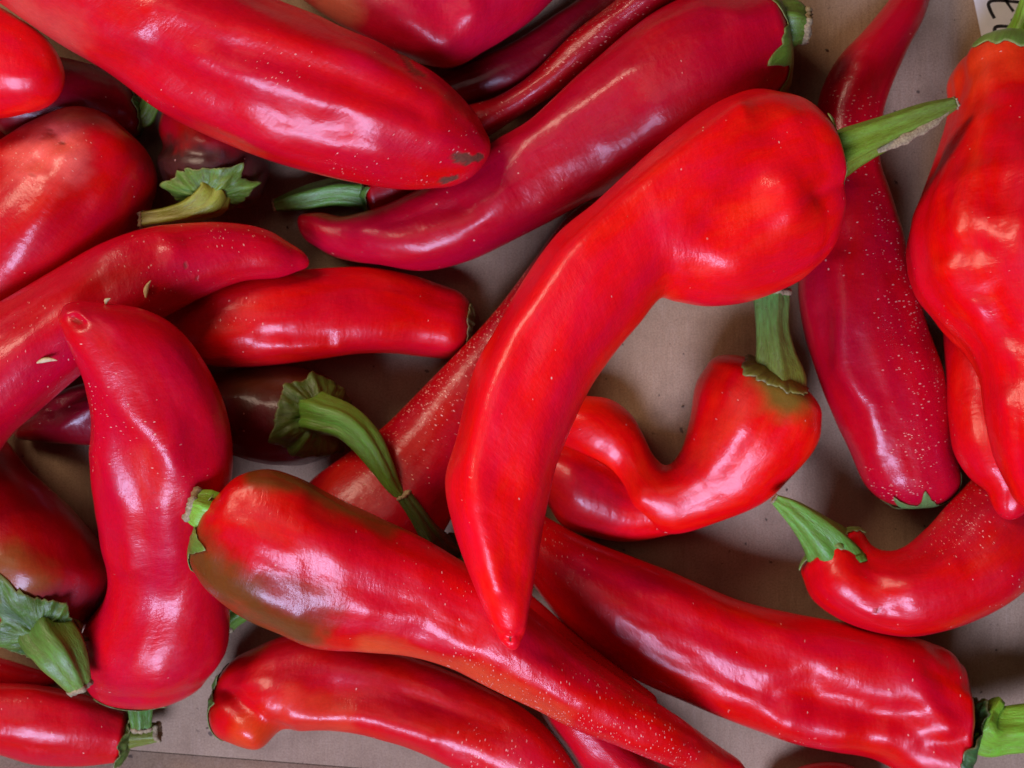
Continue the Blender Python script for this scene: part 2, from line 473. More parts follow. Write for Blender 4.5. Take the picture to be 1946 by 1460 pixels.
def paint(V, base, blobs, flecks, scars, seed):
    P = sighted(V); c = np.tile(np.array(base, float), (len(V), 1))
    nz = fbm(V / 60, seed + 9, 4); nf = fbm(V / 14, seed + 11, 3)
    for poly, rad, col, soft in blobs:
        d = seg_dist(P, poly) + (nz * .8 + nf * .25) * rad
        t = np.clip((rad * (1 + soft) - d) / (2 * soft * rad), 0, 1); t = (t * t * (3 - 2 * t))[:, None]
        c = c * (1 - t) + np.array(col) * t
    fl = np.full(len(V), .004)
    for poly, sig, dens in flecks:
        fl = np.maximum(fl, dens * np.exp(-.5 * (seg_dist(P, poly) / sig) ** 2) * np.clip(.75 + nz, .15, 1.3))
    sc = np.zeros(len(V))
    for poly, rad, st in scars:
        d = seg_dist(P, poly) + nf * rad * 1.1
        sc = np.maximum(sc, st * np.clip((rad - d) / (rad * .35) + .5, 0, 1))
    return c, fl, sc

def stem_part(root, o3, pts, seed, col, tip=True, ridge=.13):
    """pts: rows of (x, y, z, r) in units, base first"""
    pts = np.array(pts, float); n, ns = 46, 36
    R = catmull(pts, n); C = R[:, :3]; rad = R[:, 3]
    Tn = unit(np.gradient(C, axis=0)); ref = np.array([0, 0, 1.0])
    Nn = unit(np.cross(np.tile(ref, (n, 1)) + .001, Tn)); Un = np.cross(Tn, Nn)
    th = np.linspace(0, 2 * math.pi, ns, endpoint=False); s = np.linspace(0, 1, n)
    TH, S = np.meshgrid(th, s); rng = random.Random(seed)
    f = 1 + ridge * np.cos(5 * TH + rng.uniform(0, 6) + 1.2 * S) + .035 * np.cos(11 * TH + seed) + .09 * fbm(np.stack([np.cos(TH).ravel() * 2, np.sin(TH).ravel() * 2, S.ravel() * 3 + seed], 1), seed).reshape(TH.shape)
    rr = rad[:, None] * f
    V = (C[:, None] + Nn[:, None] * (rr * np.cos(TH))[..., None] + Un[:, None] * (rr * np.sin(TH))[..., None]).reshape(-1, 3)
    L = np.concatenate([[0], np.cumsum(np.linalg.norm(np.diff(C, axis=0), axis=1))])
    c0, c1 = np.array(col[0]), np.array(col[1]); t = S.ravel()[:, None]
    cc = c0 * (1 - t) + c1 * t
    uv = (np.repeat(L, ns), (rad[:, None] * np.cos(TH)).ravel(), (rad[:, None] * np.sin(TH)).ravel())
    st = mesh_obj("stem", V, tube_faces(n, ns), GREEN, root, {"Col": cc}, uv, origin=o3)
    if tip:
        r = rad[-1]; rings = []
        for k, (off, sc_) in enumerate(((-.15 * r, 1.07), (.10 * r, 1.10), (.30 * r, .98), (.22 * r, .7), (.05 * r, .35), (.02 * r, .05))):
            a = rr[-1] * sc_ * (1 + .08 * np.array([rng.uniform(-1, 1) for _ in range(ns)]))
            rings.append(C[-1] + Tn[-1] * off + (Nn[-1] * (a * np.cos(th))[:, None] + Un[-1] * (a * np.sin(th))[:, None]) + Tn[-1] * (np.array([rng.uniform(-.11, .11) for _ in range(ns)]) * r)[:, None])
        mesh_obj("cut_end", np.vstack(rings), tube_faces(6, ns), DRY, st, origin=o3)
    return st

def calyx_part(root, o3, c, axis, R, seed, lobes=6, droop=.25, jag=.3, col=((.035, .10, .018), (.07, .16, .02)), cup=0.0, squash=1.0, hug=.85, skin=None):
    axis = unit(np.array(axis, float)); ref = np.array([0, 0, 1.0]) if abs(axis[2]) < .9 else np.array([0, 1.0, 0])
    e1 = unit(np.cross(axis, ref)); e2 = np.cross(axis, e1)
    rng = random.Random(seed); na, nrho = 120, 22
    ph = np.linspace(0, 2 * math.pi, na, endpoint=False); rho = np.linspace(0.04, 1, nrho)
    amp = [rng.uniform(.35, 1.25) for _ in range(lobes)]; shift = rng.uniform(0, 6.28)
    where = [shift + (i + rng.uniform(-.28, .28)) * 2 * math.pi / lobes for i in range(lobes)]
    lobe = np.zeros(na); wrap = lambda a: np.abs((a + math.pi) % (2 * math.pi) - math.pi)
    for i in range(lobes):
        lobe = np.maximum(lobe, amp[i] * (.55 * np.exp(-(wrap(ph - where[i]) / .36) ** 2) + .45 * np.clip(1 - wrap(ph - where[i]) / .16, 0, 1)))
    circ = np.stack([np.cos(ph), np.sin(ph), ph * 0 + seed], 1)
    edge = R * (1 - jag * .62 + jag * lobe + .07 * fbm(circ * [5, 5, 1], seed) + .025 * vnoise(circ * [16, 16, 1], seed + 4))
    PH, RH = np.meshgrid(ph, rho)
    ring3 = lambda f, g: np.stack([np.cos(PH).ravel() * f, np.sin(PH).ravel() * f, RH.ravel() * g + seed], 1)
    wr = fbm(ring3(2.6, 2.4), seed + 2, 4).reshape(PH.shape)
    fold = vnoise(ring3(6.5, .8), seed + 6).reshape(PH.shape)
    rib = np.zeros_like(PH)
    for a_ in where: rib = np.maximum(rib, np.exp(-(wrap(PH - a_) / .13) ** 2))
    tipbend = np.repeat(fbm(circ * [1.6, 1.6, 1], seed + 8, 2)[None], nrho, 0)
    hgt = R * (.10 * (1 - RH) + cup * RH ** 2 - droop * RH ** 2.2 + .20 * wr * RH + .035 * fold * RH ** 1.5 + .05 * rib * RH * (1 - .4 * RH) + .22 * tipbend * RH ** 3)
    x = RH * edge[None, :] * (1 + .10 * wr * RH)
    top = c + axis * hgt[..., None] + e1 * (x * np.cos(PH))[..., None] + e2 * (x * np.sin(PH))[..., None] * squash
    th = 3.2 - 1.6 * RH
    nrm = np.tile(axis, (nrho, na, 1))
    if skin is not None and hug > 0:                 # lay the collar on the fruit
        tree, sgn = skin; wgt = hug * np.clip(RH / .15, 0, 1); inner = c - axis * R * .9
        for i in range(nrho):
            for j in range(na):
                if wgt[i, j] <= 0: continue
                al_ = RH[i, j] * edge[j] / R * 1.02
                d_ = math.cos(al_) * axis + math.sin(al_) * (math.cos(PH[i, j]) * e1 + math.sin(PH[i, j]) * e2 * squash)
                d_ = d_ / np.linalg.norm(d_)
                q = tree.ray_cast((inner + d_ * R * 5).tolist(), (-d_).tolist(), R * 5)
                if q[0] is None: continue
                n_ = unit(np.array(q[1]) * sgn + d_ * .5)
                t_ = np.array(q[0]) + n_ * (3.4 + R * (.07 * max(wr[i, j] + .25, 0) + .05 * max(fold[i, j], 0) * RH[i, j] + .05 * rib[i, j] + .10 * max(tipbend[i, j] + .1, 0) * RH[i, j] ** 4))
                top[i, j] = top[i, j] * (1 - wgt[i, j]) + t_ * wgt[i, j]
                if (top[i, j] - np.array(q[0])) @ n_ < 2.5: top[i, j] = np.array(q[0]) + n_ * 3.2
                nrm[i, j] = unit(axis * (1 - wgt[i, j]) + n_ * wgt[i, j])
    bot = top - nrm * th[..., None]
    V = np.vstack([top.reshape(-1, 3), bot.reshape(-1, 3)]); m = na * nrho; F = []
    for i in range(nrho - 1):
        for j in range(na):
            k = (j + 1) % na; a, b, c2, d = i * na + j, i * na + k, (i + 1) * na + k, (i + 1) * na + j
            F.append((a, b, c2, d)); F.append((m + d, m + c2, m + b, m + a))
    for j in range(na):
        k = (j + 1) % na; a, b = (nrho - 1) * na + j, (nrho - 1) * na + k
        F.append((a, b, m + b, m + a))
    F.append(tuple(range(na))[::-1]); F.append(tuple(range(m, m + na)))
    t = np.clip(.5 + .9 * wr + .25 * rib, 0, 1).ravel()[:, None]; t = np.vstack([t, t])
    cc = np.array(col[0]) * (1 - t) + np.array(col[1]) * t
    er = np.clip((RH.ravel() - .96) / .04, 0, 1)[:, None] * .35; er = np.vstack([er, er])
    cc = cc * (1 - er) + np.array((.28, .20, .09)) * er
    al = np.concatenate([x.ravel(), x.ravel()]); a1 = np.concatenate([(np.cos(PH) * R * .6).ravel()] * 2); a2 = np.concatenate([(np.sin(PH) * R * .6).ravel()] * 2)
    return mesh_obj("calyx", V, F, GREEN, root, {"Col": cc}, (al, a1, a2), origin=o3)

GROUP = "red peppers heaped in the cardboard box"
G1 = ((.10, .25, .025), (.12, .24, .03)); G2 = ((.05, .14, .02), (.09, .20, .03)); G3 = ((.11, .13, .012), (.14, .17, .02)); G4 = ((.16, .36, .02), (.17, .36, .03))
INFO = {}

def pepper(key, label, st, c0=30, c1=20, base=RED, flat=.92, tol=10, flex=.5, lob=.05, wob=1.0, seed=None, strokes=(), blobs=(), flecks=(), scars=(),
           dz=None, zfix=None, lift=0, h0=1e9, p0=2.4, p1=2.0, twist=1.2, stem=None, calyx=None, extra=None, scol=G2, sliver=None, ridge=.13):
    seed = seed if seed is not None else (sum(ord(ch) * (i + 3) for i, ch in enumerate(key)) % 97) + 1
    st = np.array(st, float)
    R, z = solve(st, c0, c1, flat, tol, flex, dz, zfix, lift, h0)
    V, F, uv, C, Tn = body_mesh(st, c0, c1, flat, R, z, lob, wob, seed, strokes, p0, p1, twist, h0)
    if extra is not None:
        st2, zf2, a0, a1, strokes2 = extra
        st2 = np.array(st2, float); R2, z2 = solve(st2, a0, a1, flat, tol, flex, None, [q + z.mean() for q in zf2], 0)
        V2, F2, uv2, _, _ = body_mesh(st2, a0, a1, flat, R2, z2, lob, wob, seed + 1, strokes2, 2.0, 2.0, twist)
        k = len(V); V = np.vstack([V, V2]); F = F + [tuple(i + k for i in q) for q in F2]
        uv = tuple(np.concatenate([a, b]) for a, b in zip(uv, uv2))
    hm_put(V)
    col, fl, sc = paint(V, base, blobs, flecks, scars, seed)
    m = metres(V); o3 = ((m[:, 0].min() + m[:, 0].max()) / 2, (m[:, 1].min() + m[:, 1].max()) / 2, m[:, 2].min())
    root = empty("red_pepper", o3, label, "pepper", GROUP)
    mesh_obj("body", V, F, SKIN, root, {"Col": col, "fleck": fl, "scar": sc}, uv, origin=o3)
    end = C[0] + Tn[0] * c0 * .3; ax = -Tn[0]
    INFO[key] = (z.min(), z.max(), z[0])
    def pt(p, dz_):
        zz = end[2] + dz_; w2 = to_world(np.array([p[:2]]), np.array([zz]))[0]; return np.array([w2[0], w2[1], zz])
    if calyx:
        d = dict(calyx); at = d.pop("at", None); cz = d.pop("dz", 0); axis = d.pop("axis", None)
        c = pt(at, cz) if at else C[0] - Tn[0] * d.pop("off", 4)
        d.pop("off", None)
        if axis is not None: axis = (axis[0], axis[1], axis[2])
        P4 = [V[[q[k] for q in F if len(q) == 4]] for k in range(4)]
        vol = float((np.cross(P4[0], P4[1]) * P4[2]).sum() + (np.cross(P4[0], P4[2]) * P4[3]).sum())
        calyx_part(root, o3, c, ax if axis is None else axis, d.pop("R"), seed, skin=(BVHTree.FromPolygons(V.tolist(), F), 1 if vol > 0 else -1), **d)
    if stem:
        rows = []
        for (x, y, r, dz_) in stem:
            q = pt((x, y), dz_); rows.append((*q, r * (HC - q[2]) / HC))
        a_ = unit(np.array((calyx or {}).get("axis") or ax, float)); b_ = np.array(rows[0][:3]) - a_ * rows[0][3] * .5
        rows.insert(0, (*b_, rows[0][3] * 1.08))
        sp_ = stem_part(root, o3, rows, seed, scol, ridge=ridge)
        if sliver:                                   # torn dry skin along the stem
            rows = []
            for (x, y, r, dz_) in sliver:
                q = pt((x, y), dz_); rows.append((*q, r))
            R_ = catmull(np.array(rows, float), 26); th_ = np.linspace(0, 2 * math.pi, 10, endpoint=False)
            T_ = unit(np.gradient(R_[:, :3], axis=0)); N_ = unit(np.cross(np.tile([0, 0, 1.0], (26, 1)), T_)); U_ = np.cross(T_, N_)
            w_ = R_[:, 3] * (1 + .35 * vnoise(np.c_[R_[:, :2] / 9, R_[:, 3] * 0], seed))
            Vs = (R_[:, None, :3] + N_[:, None] * (w_[:, None] * np.cos(th_))[..., None] + U_[:, None] * (.3 * w_[:, None] * np.sin(th_))[..., None]).reshape(-1, 3)
            mesh_obj("dry_strip", Vs, tube_faces(26, 10), DRY, sp_, origin=o3)
    return root

exec_order = []
# ---- lowest, in the shade at the back
pepper("S", "sliver of glossy red pepper at the left edge between orange-red and bruised peppers",
       [(-120, 200, -120, 300), (-40, 205, -30, 295), (25, 222, 25, 272)], c0=30, c1=35, base=CRIMSON)
pepper("R", "deep shaded red pepper with short olive stem behind the bruised pepper",
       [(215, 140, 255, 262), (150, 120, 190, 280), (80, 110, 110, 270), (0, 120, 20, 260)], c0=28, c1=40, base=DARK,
       stem=[(252, 205, 22, 0), (272, 225, 18, 8), (290, 190, 17, 14), (310, 150, 16, 16)], scol=((.12, .2, .02), (.14, .24, .03)), calyx=dict(R=34, droop=.3))
pepper("U", "half hidden red pepper, its plain green stem pointing left below the largest pepper",
       [(700, 322, 722, 418), (760, 300, 790, 395), (850, 285, 870, 340)], c0=20, c1=20, base=CRIMSON,
       stem=[(695, 368, 30, 0), (640, 366, 26, 6), (580, 378, 22, 8), (522, 391, 11, 6)], scol=((.08, .20, .02), (.11, .24, .03)), calyx=dict(R=54, off=16, droop=.3, jag=.35))
pepper("T", "shaded red pepper with blackish brown shoulder and ragged dark calyx under the largest pepper",
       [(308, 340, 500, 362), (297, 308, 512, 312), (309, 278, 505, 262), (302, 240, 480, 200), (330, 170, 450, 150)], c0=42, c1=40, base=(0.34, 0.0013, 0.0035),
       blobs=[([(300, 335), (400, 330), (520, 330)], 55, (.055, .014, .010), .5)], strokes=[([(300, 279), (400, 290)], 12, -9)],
       stem=[(398, 380, 34, 66), (362, 400, 23, 74), (320, 412, 18, 70), (274, 420, 19, 62)], scol=((.20, .24, .02), (.24, .26, .04)),
       calyx=dict(R=86, at=(396, 372), dz=74, hug=.6, axis=(.05, .66, .75), droop=.16, jag=.30, col=((.05, .11, .010), (.12, .22, .025)), squash=.7))
pepper("C1", "dark shaded red pepper at the top just above the white-flecked narrow one",
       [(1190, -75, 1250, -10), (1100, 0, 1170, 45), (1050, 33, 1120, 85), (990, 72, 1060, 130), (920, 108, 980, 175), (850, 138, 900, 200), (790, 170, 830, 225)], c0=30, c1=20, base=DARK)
pepper("C2", "narrow dark red pepper at the top thick with long white flecks",
       [(1260, -90, 1400, -50), (1170, 0, 1290, 5), (1090, 62, 1182, 84), (1010, 140, 1080, 163), (945, 183, 985, 222), (890, 200, 930, 258), (840, 215, 870, 290)], c0=30, c1=25, base=(0.3, 0.001, 0.0042),
       flecks=[([(1180, 10), (1050, 130)], 34, .75), ([(1060, 120), (960, 210)], 30, .3)])
pepper("V", "dark brownish red pepper with big crumpled calyx and long bent stem facing the viewer",
       [(612, 712, 622, 868), (560, 695, 560, 886), (490, 692, 490, 880), (420, 702, 425, 862), (320, 715, 315, 852), (215, 718, 210, 847), (120, 742, 110, 843), (50, 792, 45, 836)],
       c0=38, c1=22, base=(0.16, 0.0012, 0.006), flat=.85, dz=[34, 10, 0, 0, 0, 0, 0, 0], wob=1.6,
       blobs=[([(560, 720), (480, 710), (620, 790)], 75, (.085, .018, .006), .6)], strokes=[([(100, 780), (170, 735)], 10, -8), ([(120, 810), (175, 770)], 9, 7)],
       stem=[(612, 790, 36, 72), (655, 804, 32, 92), (692, 836, 28, 102), (722, 880, 21, 106), (745, 920, 14, 104), (762, 944, 8, 100)], scol=G1,
       calyx=dict(R=92, at=(606, 788), dz=58, hug=.75, axis=(.55, .12, .82), droop=.30, jag=.20, lobes=6, col=((.04, .085, .010), (.09, .15, .02))))
pepper("X", "dark red pepper with brown patch at left edge, large ragged calyx and thick wedge stem",
       [(-95, 1160, 176, 1170), (-130, 1100, 205, 1100), (-140, 1030, 188, 1040), (-130, 960, 132, 962), (-110, 900, 62, 900), (-80, 850, 15, 840), (-50, 810, -15, 800)], c0=58, c1=30, base=(0.36, 0.001, 0.0028),
       blobs=[([(0, 1120), (50, 1130)], 60, (.22, .06, .010), .6), ([(140, 1150), (40, 1170)], 40, (.20, .015, .02), .6)],
       strokes=[([(0, 1060), (90, 1090), (150, 1090)], 22, 9), ([(60, 1150), (120, 1120)], 16, -8)],
       stem=[(92, 1208, 50, 92), (112, 1238, 44, 112), (134, 1272, 33, 112), (152, 1304, 22, 104)], scol=((.05, .13, .015), (.13, .22, .03)),
       calyx=dict(R=90, at=(78, 1208), dz=112, hug=.55, axis=(.16, .40, .9), droop=.02, jag=.45, lobes=5, col=((.030, .075, .008), (.075, .14, .014))))
pepper("Z", "thin pink-red sliver of pepper between the large ragged calyx and the bottom left pepper",
       [(-100, 1230, -100, 1330), (0, 1250, 0, 1315), (70, 1272, 72, 1306)], c0=30, c1=35, base=CRIMSON)
pepper("Y", "red pepper in the bottom left corner with calyx facing right",
       [(235, 1352, 222, 1448), (170, 1322, 150, 1455), (80, 1304, 70, 1452), (0, 1300, -10, 1432), (-100, 1300, -110, 1410)], c0=13, c1=60, base=(0.5, 0.0013, 0.0035), lob=.07,
       strokes=[([(0, 1360), (120, 1360), (220, 1380)], 20, -5)],
       stem=[(240, 1395, 24, 0), (268, 1394, 20, 6), (299, 1392, 17, 8)], scol=G3, calyx=dict(R=66, hug=.4, droop=-.12, jag=.4, col=((.05, .09, .015), (.10, .15, .02))))
pepper("AF", "red tip of a pepper peeping over the bottom edge right of the flecked tapering tip",
       [(1480, 1475, 1480, 1560), (1540, 1453, 1540, 1580), (1600, 1451, 1600, 1590), (1660, 1475, 1660, 1590)], c0=30, c1=30, base=RED)
pepper("I", "long wide red pepper at lower right with dimpled shoulder and bright green stem",
       [(1832, 1264, 1812, 1530), (1790, 1226, 1740, 1485), (1700, 1200, 1660, 1441), (1600, 1180, 1580, 1424), (1500, 1162, 1500, 1408), (1400, 1137, 1410, 1375), (1300, 1095, 1310, 1335), (1210, 1060, 1220, 1295), (1130, 1030, 1140, 1245), (1060, 995, 1070, 1180), (1000, 960, 1010, 1105)],
       c0=36, c1=60, base=RED, lob=.09, wob=1.3,
       strokes=[([(1800, 1335), (1700, 1370), (1560, 1340)], 26, -15), ([(1850, 1300), (1770, 1275)], 14, -8), ([(1860, 1400), (1760, 1420)], 14, -8), ([(1760, 1330), (1800, 1385)], 16, 8), ([(1740, 1290)], 34, 11), ([(1480, 1330), (1540, 1290)], 20, -9), ([(1500, 1375), (1600, 1385)], 22, 9), ([(1100, 1080), (1300, 1180), (1500, 1250)], 24, -9), ([(1690, 1395)], 20, 8), ([(1815, 1255), (1780, 1228)], 12, -9)],
       flecks=[([(1040, 1000), (1100, 1060)], 30, .25), ([(1560, 1420), (1480, 1405)], 14, .2)],
       stem=[(1876, 1382, 50, 8), (1905, 1384, 43, 10), (1960, 1380, 42, 14), (2030, 1372, 36, 18)], scol=G4,
       calyx=dict(R=104, off=10, hug=.6, droop=-.05, jag=.35, col=((.03, .08, .025), (.06, .13, .03))))
pepper("AA", "long dark red pepper lying beneath the main pepper's stem, pale flecks along its side",
       [(1633, 900, 1818, 886), (1612, 850, 1808, 840), (1588, 800, 1800, 775), (1560, 735, 1785, 700), (1532, 645, 1755, 615), (1517, 555, 1730, 520), (1520, 470, 1712, 440), (1530, 390, 1690, 370), (1542, 310, 1670, 300), (1550, 240, 1674, 235), (1560, 175, 1690, 170), (1590, 115, 1722, 98), (1640, 62, 1752, 42), (1690, 0, 1768, -5), (1720, -50, 1775, -50)],
       c0=72, c1=30, base=(.44, .0008, .009), p0=2.8, wob=1.2,
       strokes=[([(1592, 500), (1604, 600), (1600, 700), (1655, 770), (1668, 860)], 15, 9), ([(1560, 600), (1570, 700), (1600, 780)], 16, -6), ([(1700, 520), (1730, 640)], 15, -5), ([(1640, 130), (1600, 200), (1610, 280)], 14, 6)],
       flecks=[([(1690, 480), (1740, 660), (1780, 800)], 36, .62), ([(1770, 830), (1720, 930)], 42, .5), ([(1580, 190), (1625, 220), (1610, 280)], 34, .6), ([(1680, 390), (1695, 470)], 24, .5)],
       calyx=dict(R=42, off=-4, droop=.1, jag=.7, col=((.05, .12, .03), (.10, .20, .05))))
# ---- second layer
pepper("Q", "bright orange-red pepper end in the upper left corner beside the largest pepper",
       [(-200, -10, -190, 200), (-110, -10, -110, 215), (-20, 5, -15, 225), (48, 42, 52, 214)], c0=40, c1=66, base=SCARLET)
pepper("P", "broad red pepper at left with pale pitted bruise on its shoulder",
       [(105, 212, 280, 375), (40, 243, 258, 430), (-20, 285, 215, 490), (-80, 340, 160, 550), (-150, 420, 80, 620), (-220, 520, 0, 700)], c0=64, c1=60, base=(0.52, 0.0013, 0.0032), lob=.08,
       blobs=[([(60, 300), (100, 250), (110, 290)], 46, (.78, .12, .09), .7)], scars=[([(118, 272)], 5, .8), ([(95, 250)], 3.5, .7), ([(80, 262)], 3, .5), ([(216, 217)], 5, .8), ([(60, 330)], 3, .4)],
       strokes=[([(100, 260), (60, 310)], 18, -5), ([(140, 300), (80, 400), (20, 500)], 20, 8), ([(190, 300), (150, 400)], 26, -6), ([(118, 272)], 8, -6), ([(95, 250)], 7, -5), ([(70, 300)], 9, -5), ([(100, 300), (125, 295)], 7, 4), ([(50, 330), (80, 335)], 7, 4)], flecks=[([(60, 310), (110, 280)], 34, .6)])
pepper("B", "pinkish crimson pepper cut off by the top edge above the largest pepper's tip",
       [(560, -160, 540, -20), (640, -150, 640, 45), (740, -140, 750, 108), (850, -130, 850, 132), (940, -140, 930, 95), (1010, -160, 1000, 48), (1060, -180, 1050, 0)], c0=40, c1=36, base=(.50, .002, .022), lob=.1, wob=1.4,
       strokes=[([(840, 10), (870, 60)], 22, -9), ([(900, 20), (850, 90)], 18, 8), ([(760, 0), (810, 60)], 22, 6)], blobs=[([(620, 10)], 50, (.55, .12, .07), .8)])
pepper("O", "short bent red pepper lying crosswise left of the main pepper, below the long crimson one",
       [(862, 549, 842, 682), (835, 540, 800, 678), (780, 522, 745, 672), (700, 508, 680, 673), (610, 510, 600, 684), (520, 518, 520, 694), (440, 532, 450, 698), (370, 556, 390, 692), (310, 592, 335, 655), (280, 610, 290, 640)], c0=46, c1=15, base=(0.58, 0.0013, 0.0032), wob=1.1, p0=2.2, lob=.09,
       strokes=[([(840, 560), (800, 600), (790, 660)], 26, -4), ([(500, 640), (620, 650)], 14, -6), ([(530, 655), (640, 660)], 10, 5), ([(420, 560), (560, 555)], 22, 6)],
       flecks=[([(400, 600), (480, 610)], 20, .25)], calyx=dict(R=40, off=3, droop=.1, jag=.2, col=((.10, .09, .03), (.14, .14, .04))))
pepper("F", "red pepper running diagonally under the main pepper, dotted with pale specks along one edge",
       [(575, 935, 770, 1090), (600, 905, 830, 1030), (660, 862, 870, 960), (730, 810, 900, 890), (805, 735, 930, 810), (890, 648, 980, 720), (950, 580, 1020, 650), (1010, 500, 1070, 560), (1065, 425, 1120, 480), (1100, 392, 1150, 430)], c0=50, c1=25, base=(0.4, 0.001, 0.0035),
       flecks=[([(1080, 420), (1000, 520), (920, 630), (800, 760), (720, 850)], 46, .95)], blobs=[([(680, 910)], 60, (.50, .008, .006), .8), ([(1090, 420), (1000, 530)], 50, (.30, .004, .012), .7)],
       strokes=[([(760, 860), (840, 780)], 20, 6)])
pepper("AG", "pepper hidden under the brown-shouldered one with only its short cut stem showing",
       [(478, 1115, 490, 1180), (545, 1085, 560, 1170), (620, 1085, 625, 1160)], c0=14, c1=20, base=RED,
       stem=[(485, 1140, 22, 0), (455, 1160, 21, 4), (428, 1184, 18, 6)], scol=G1, calyx=dict(R=34, droop=.2))
pepper("K", "pinkish red pepper wedge below the flecked tapering tip at the bottom edge",
       [(1000, 1290, 1180, 1330), (1030, 1360, 1225, 1400), (1080, 1430, 1290, 1470), (1140, 1520, 1350, 1560)], c0=50, c1=50, base=(0.55, 0.0025, 0.007),
       strokes=[([(1060, 1370), (1110, 1440)], 14, 7)])
pepper("L", "glossy red pepper along the bottom edge with folded shoulder at its left end",
       [(470, 1238, 438, 1400), (530, 1212, 500, 1414), (590, 1205, 545, 1387), (660, 1215, 620, 1382), (740, 1235, 700, 1394), (830, 1265, 790, 1423), (920, 1305, 880, 1462), (1000, 1350, 960, 1500), (1070, 1420, 1040, 1560), (1110, 1500, 1090, 1600)], c0=50, c1=30, base=(0.56, 0.002, 0.0028), lob=.08, wob=1.2,
       blobs=[([(470, 1390), (510, 1400)], 30, (.62, .04, .006), .7), ([(540, 1350), (640, 1370)], 36, (.60, .03, .01), .7)],
       strokes=[([(430, 1310), (465, 1345), (505, 1385), (540, 1400)], 13, -17), ([(480, 1300), (560, 1320)], 26, 9), ([(640, 1320), (800, 1330), (950, 1380)], 24, -10), ([(560, 1360), (680, 1362), (820, 1400)], 15, 8), ([(450, 1385), (490, 1405)], 16, 7)],
       flecks=[([(920, 1440), (1050, 1450)], 30, .5)], calyx=dict(R=46, off=6, droop=.0, jag=.5, col=((.06, .14, .02), (.10, .2, .03))))
pepper("N", "broad red pepper entering from the left, two tan seed husks lying on it",
       [(-140, 690, -60, 935), (-60, 612, 10, 834), (30, 556, 72, 780), (100, 515, 150, 714), (180, 470, 230, 650), (260, 440, 310, 604), (340, 427, 390, 562), (420, 423, 460, 535), (500, 435, 530, 528), (560, 468, 572, 514)], c0=60, c1=20, base=(.52, .001, .012), lob=.08,
       strokes=[([(200, 480), (300, 445), (330, 470)], 16, 6), ([(200, 540), (290, 500)], 22, -6), ([(60, 640), (130, 580)], 30, 6)], flecks=[([(360, 450), (480, 440)], 22, .25), ([(60, 620), (100, 740)], 40, .12), ([(240, 530), (300, 520)], 40, .12)], scars=[([(352, 505)], 3.5, .7), ([(375, 528)], 3.5, .6), ([(315, 532)], 2.5, .6)])
pepper("J", "red pepper under the brown-shouldered one, its dark stem tip touching another stem",
       [(888, 1042, 832, 1108), (960, 1090, 900, 1180), (1030, 1147, 970, 1240), (1100, 1210, 1050, 1300), (1180, 1272, 1130, 1350), (1240, 1318, 1200, 1380)], c0=22, c1=26, base=(0.56, 0.0025, 0.0028),
       stem=[(846, 1050, 30, 90), (822, 1020, 21, 140), (795, 980, 16, 168), (768, 942, 13, 176)], scol=((.03, .055, .012), (.05, .08, .015)), calyx=dict(R=52, at=(848, 1048), dz=84, axis=(-.55, -.6, .6), droop=.3, jag=.3, col=((.03, .06, .015), (.05, .10, .02))))
pepper("AD", "hooked red pepper curling at lower right with bright green calyx and curved stem",
       [(1640, 1010, 1524, 1092), (1658, 1036, 1545, 1140), (1682, 1046, 1600, 1180), (1710, 1044, 1670, 1204), (1740, 1028, 1750, 1210), (1770, 1000, 1850, 1182), (1800, 965, 1940, 1125), (1835, 925, 1990, 1040), (1870, 885, 2010, 950), (1900, 850, 2000, 870), (1930, 820, 1990, 810)], c0=20, c1=20, base=(0.6, 0.0015, 0.0028), p0=3.0,
       blobs=[([(1860, 960), (1930, 980)], 80, (.42, .004, .012), .8)], flecks=[([(1850, 950), (1830, 1010)], 34, .6), ([(1790, 1030)], 24, .35), ([(1930, 1110), (1900, 1140)], 14, .6)],
       strokes=[([(1640, 1040), (1665, 1120), (1690, 1160)], 20, -8), ([(1590, 1110)], 24, 5), ([(1730, 1110), (1810, 1060), (1870, 980)], 18, 6), ([(1840, 1060), (1900, 990)], 16, -6)], scars=[([(1665, 1165), (1672, 1160)], 3.5, .6)],
       stem=[(1592, 1062, 52, 14), (1568, 1030, 40, 34), (1540, 1000, 30, 42), (1508, 972, 21, 46), (1472, 948, 9, 46)], scol=((.07, .20, .02), (.13, .30, .04)),
       calyx=dict(R=64, off=6, droop=.36, jag=.5, lobes=5, col=((.06, .13, .02), (.12, .22, .04))))
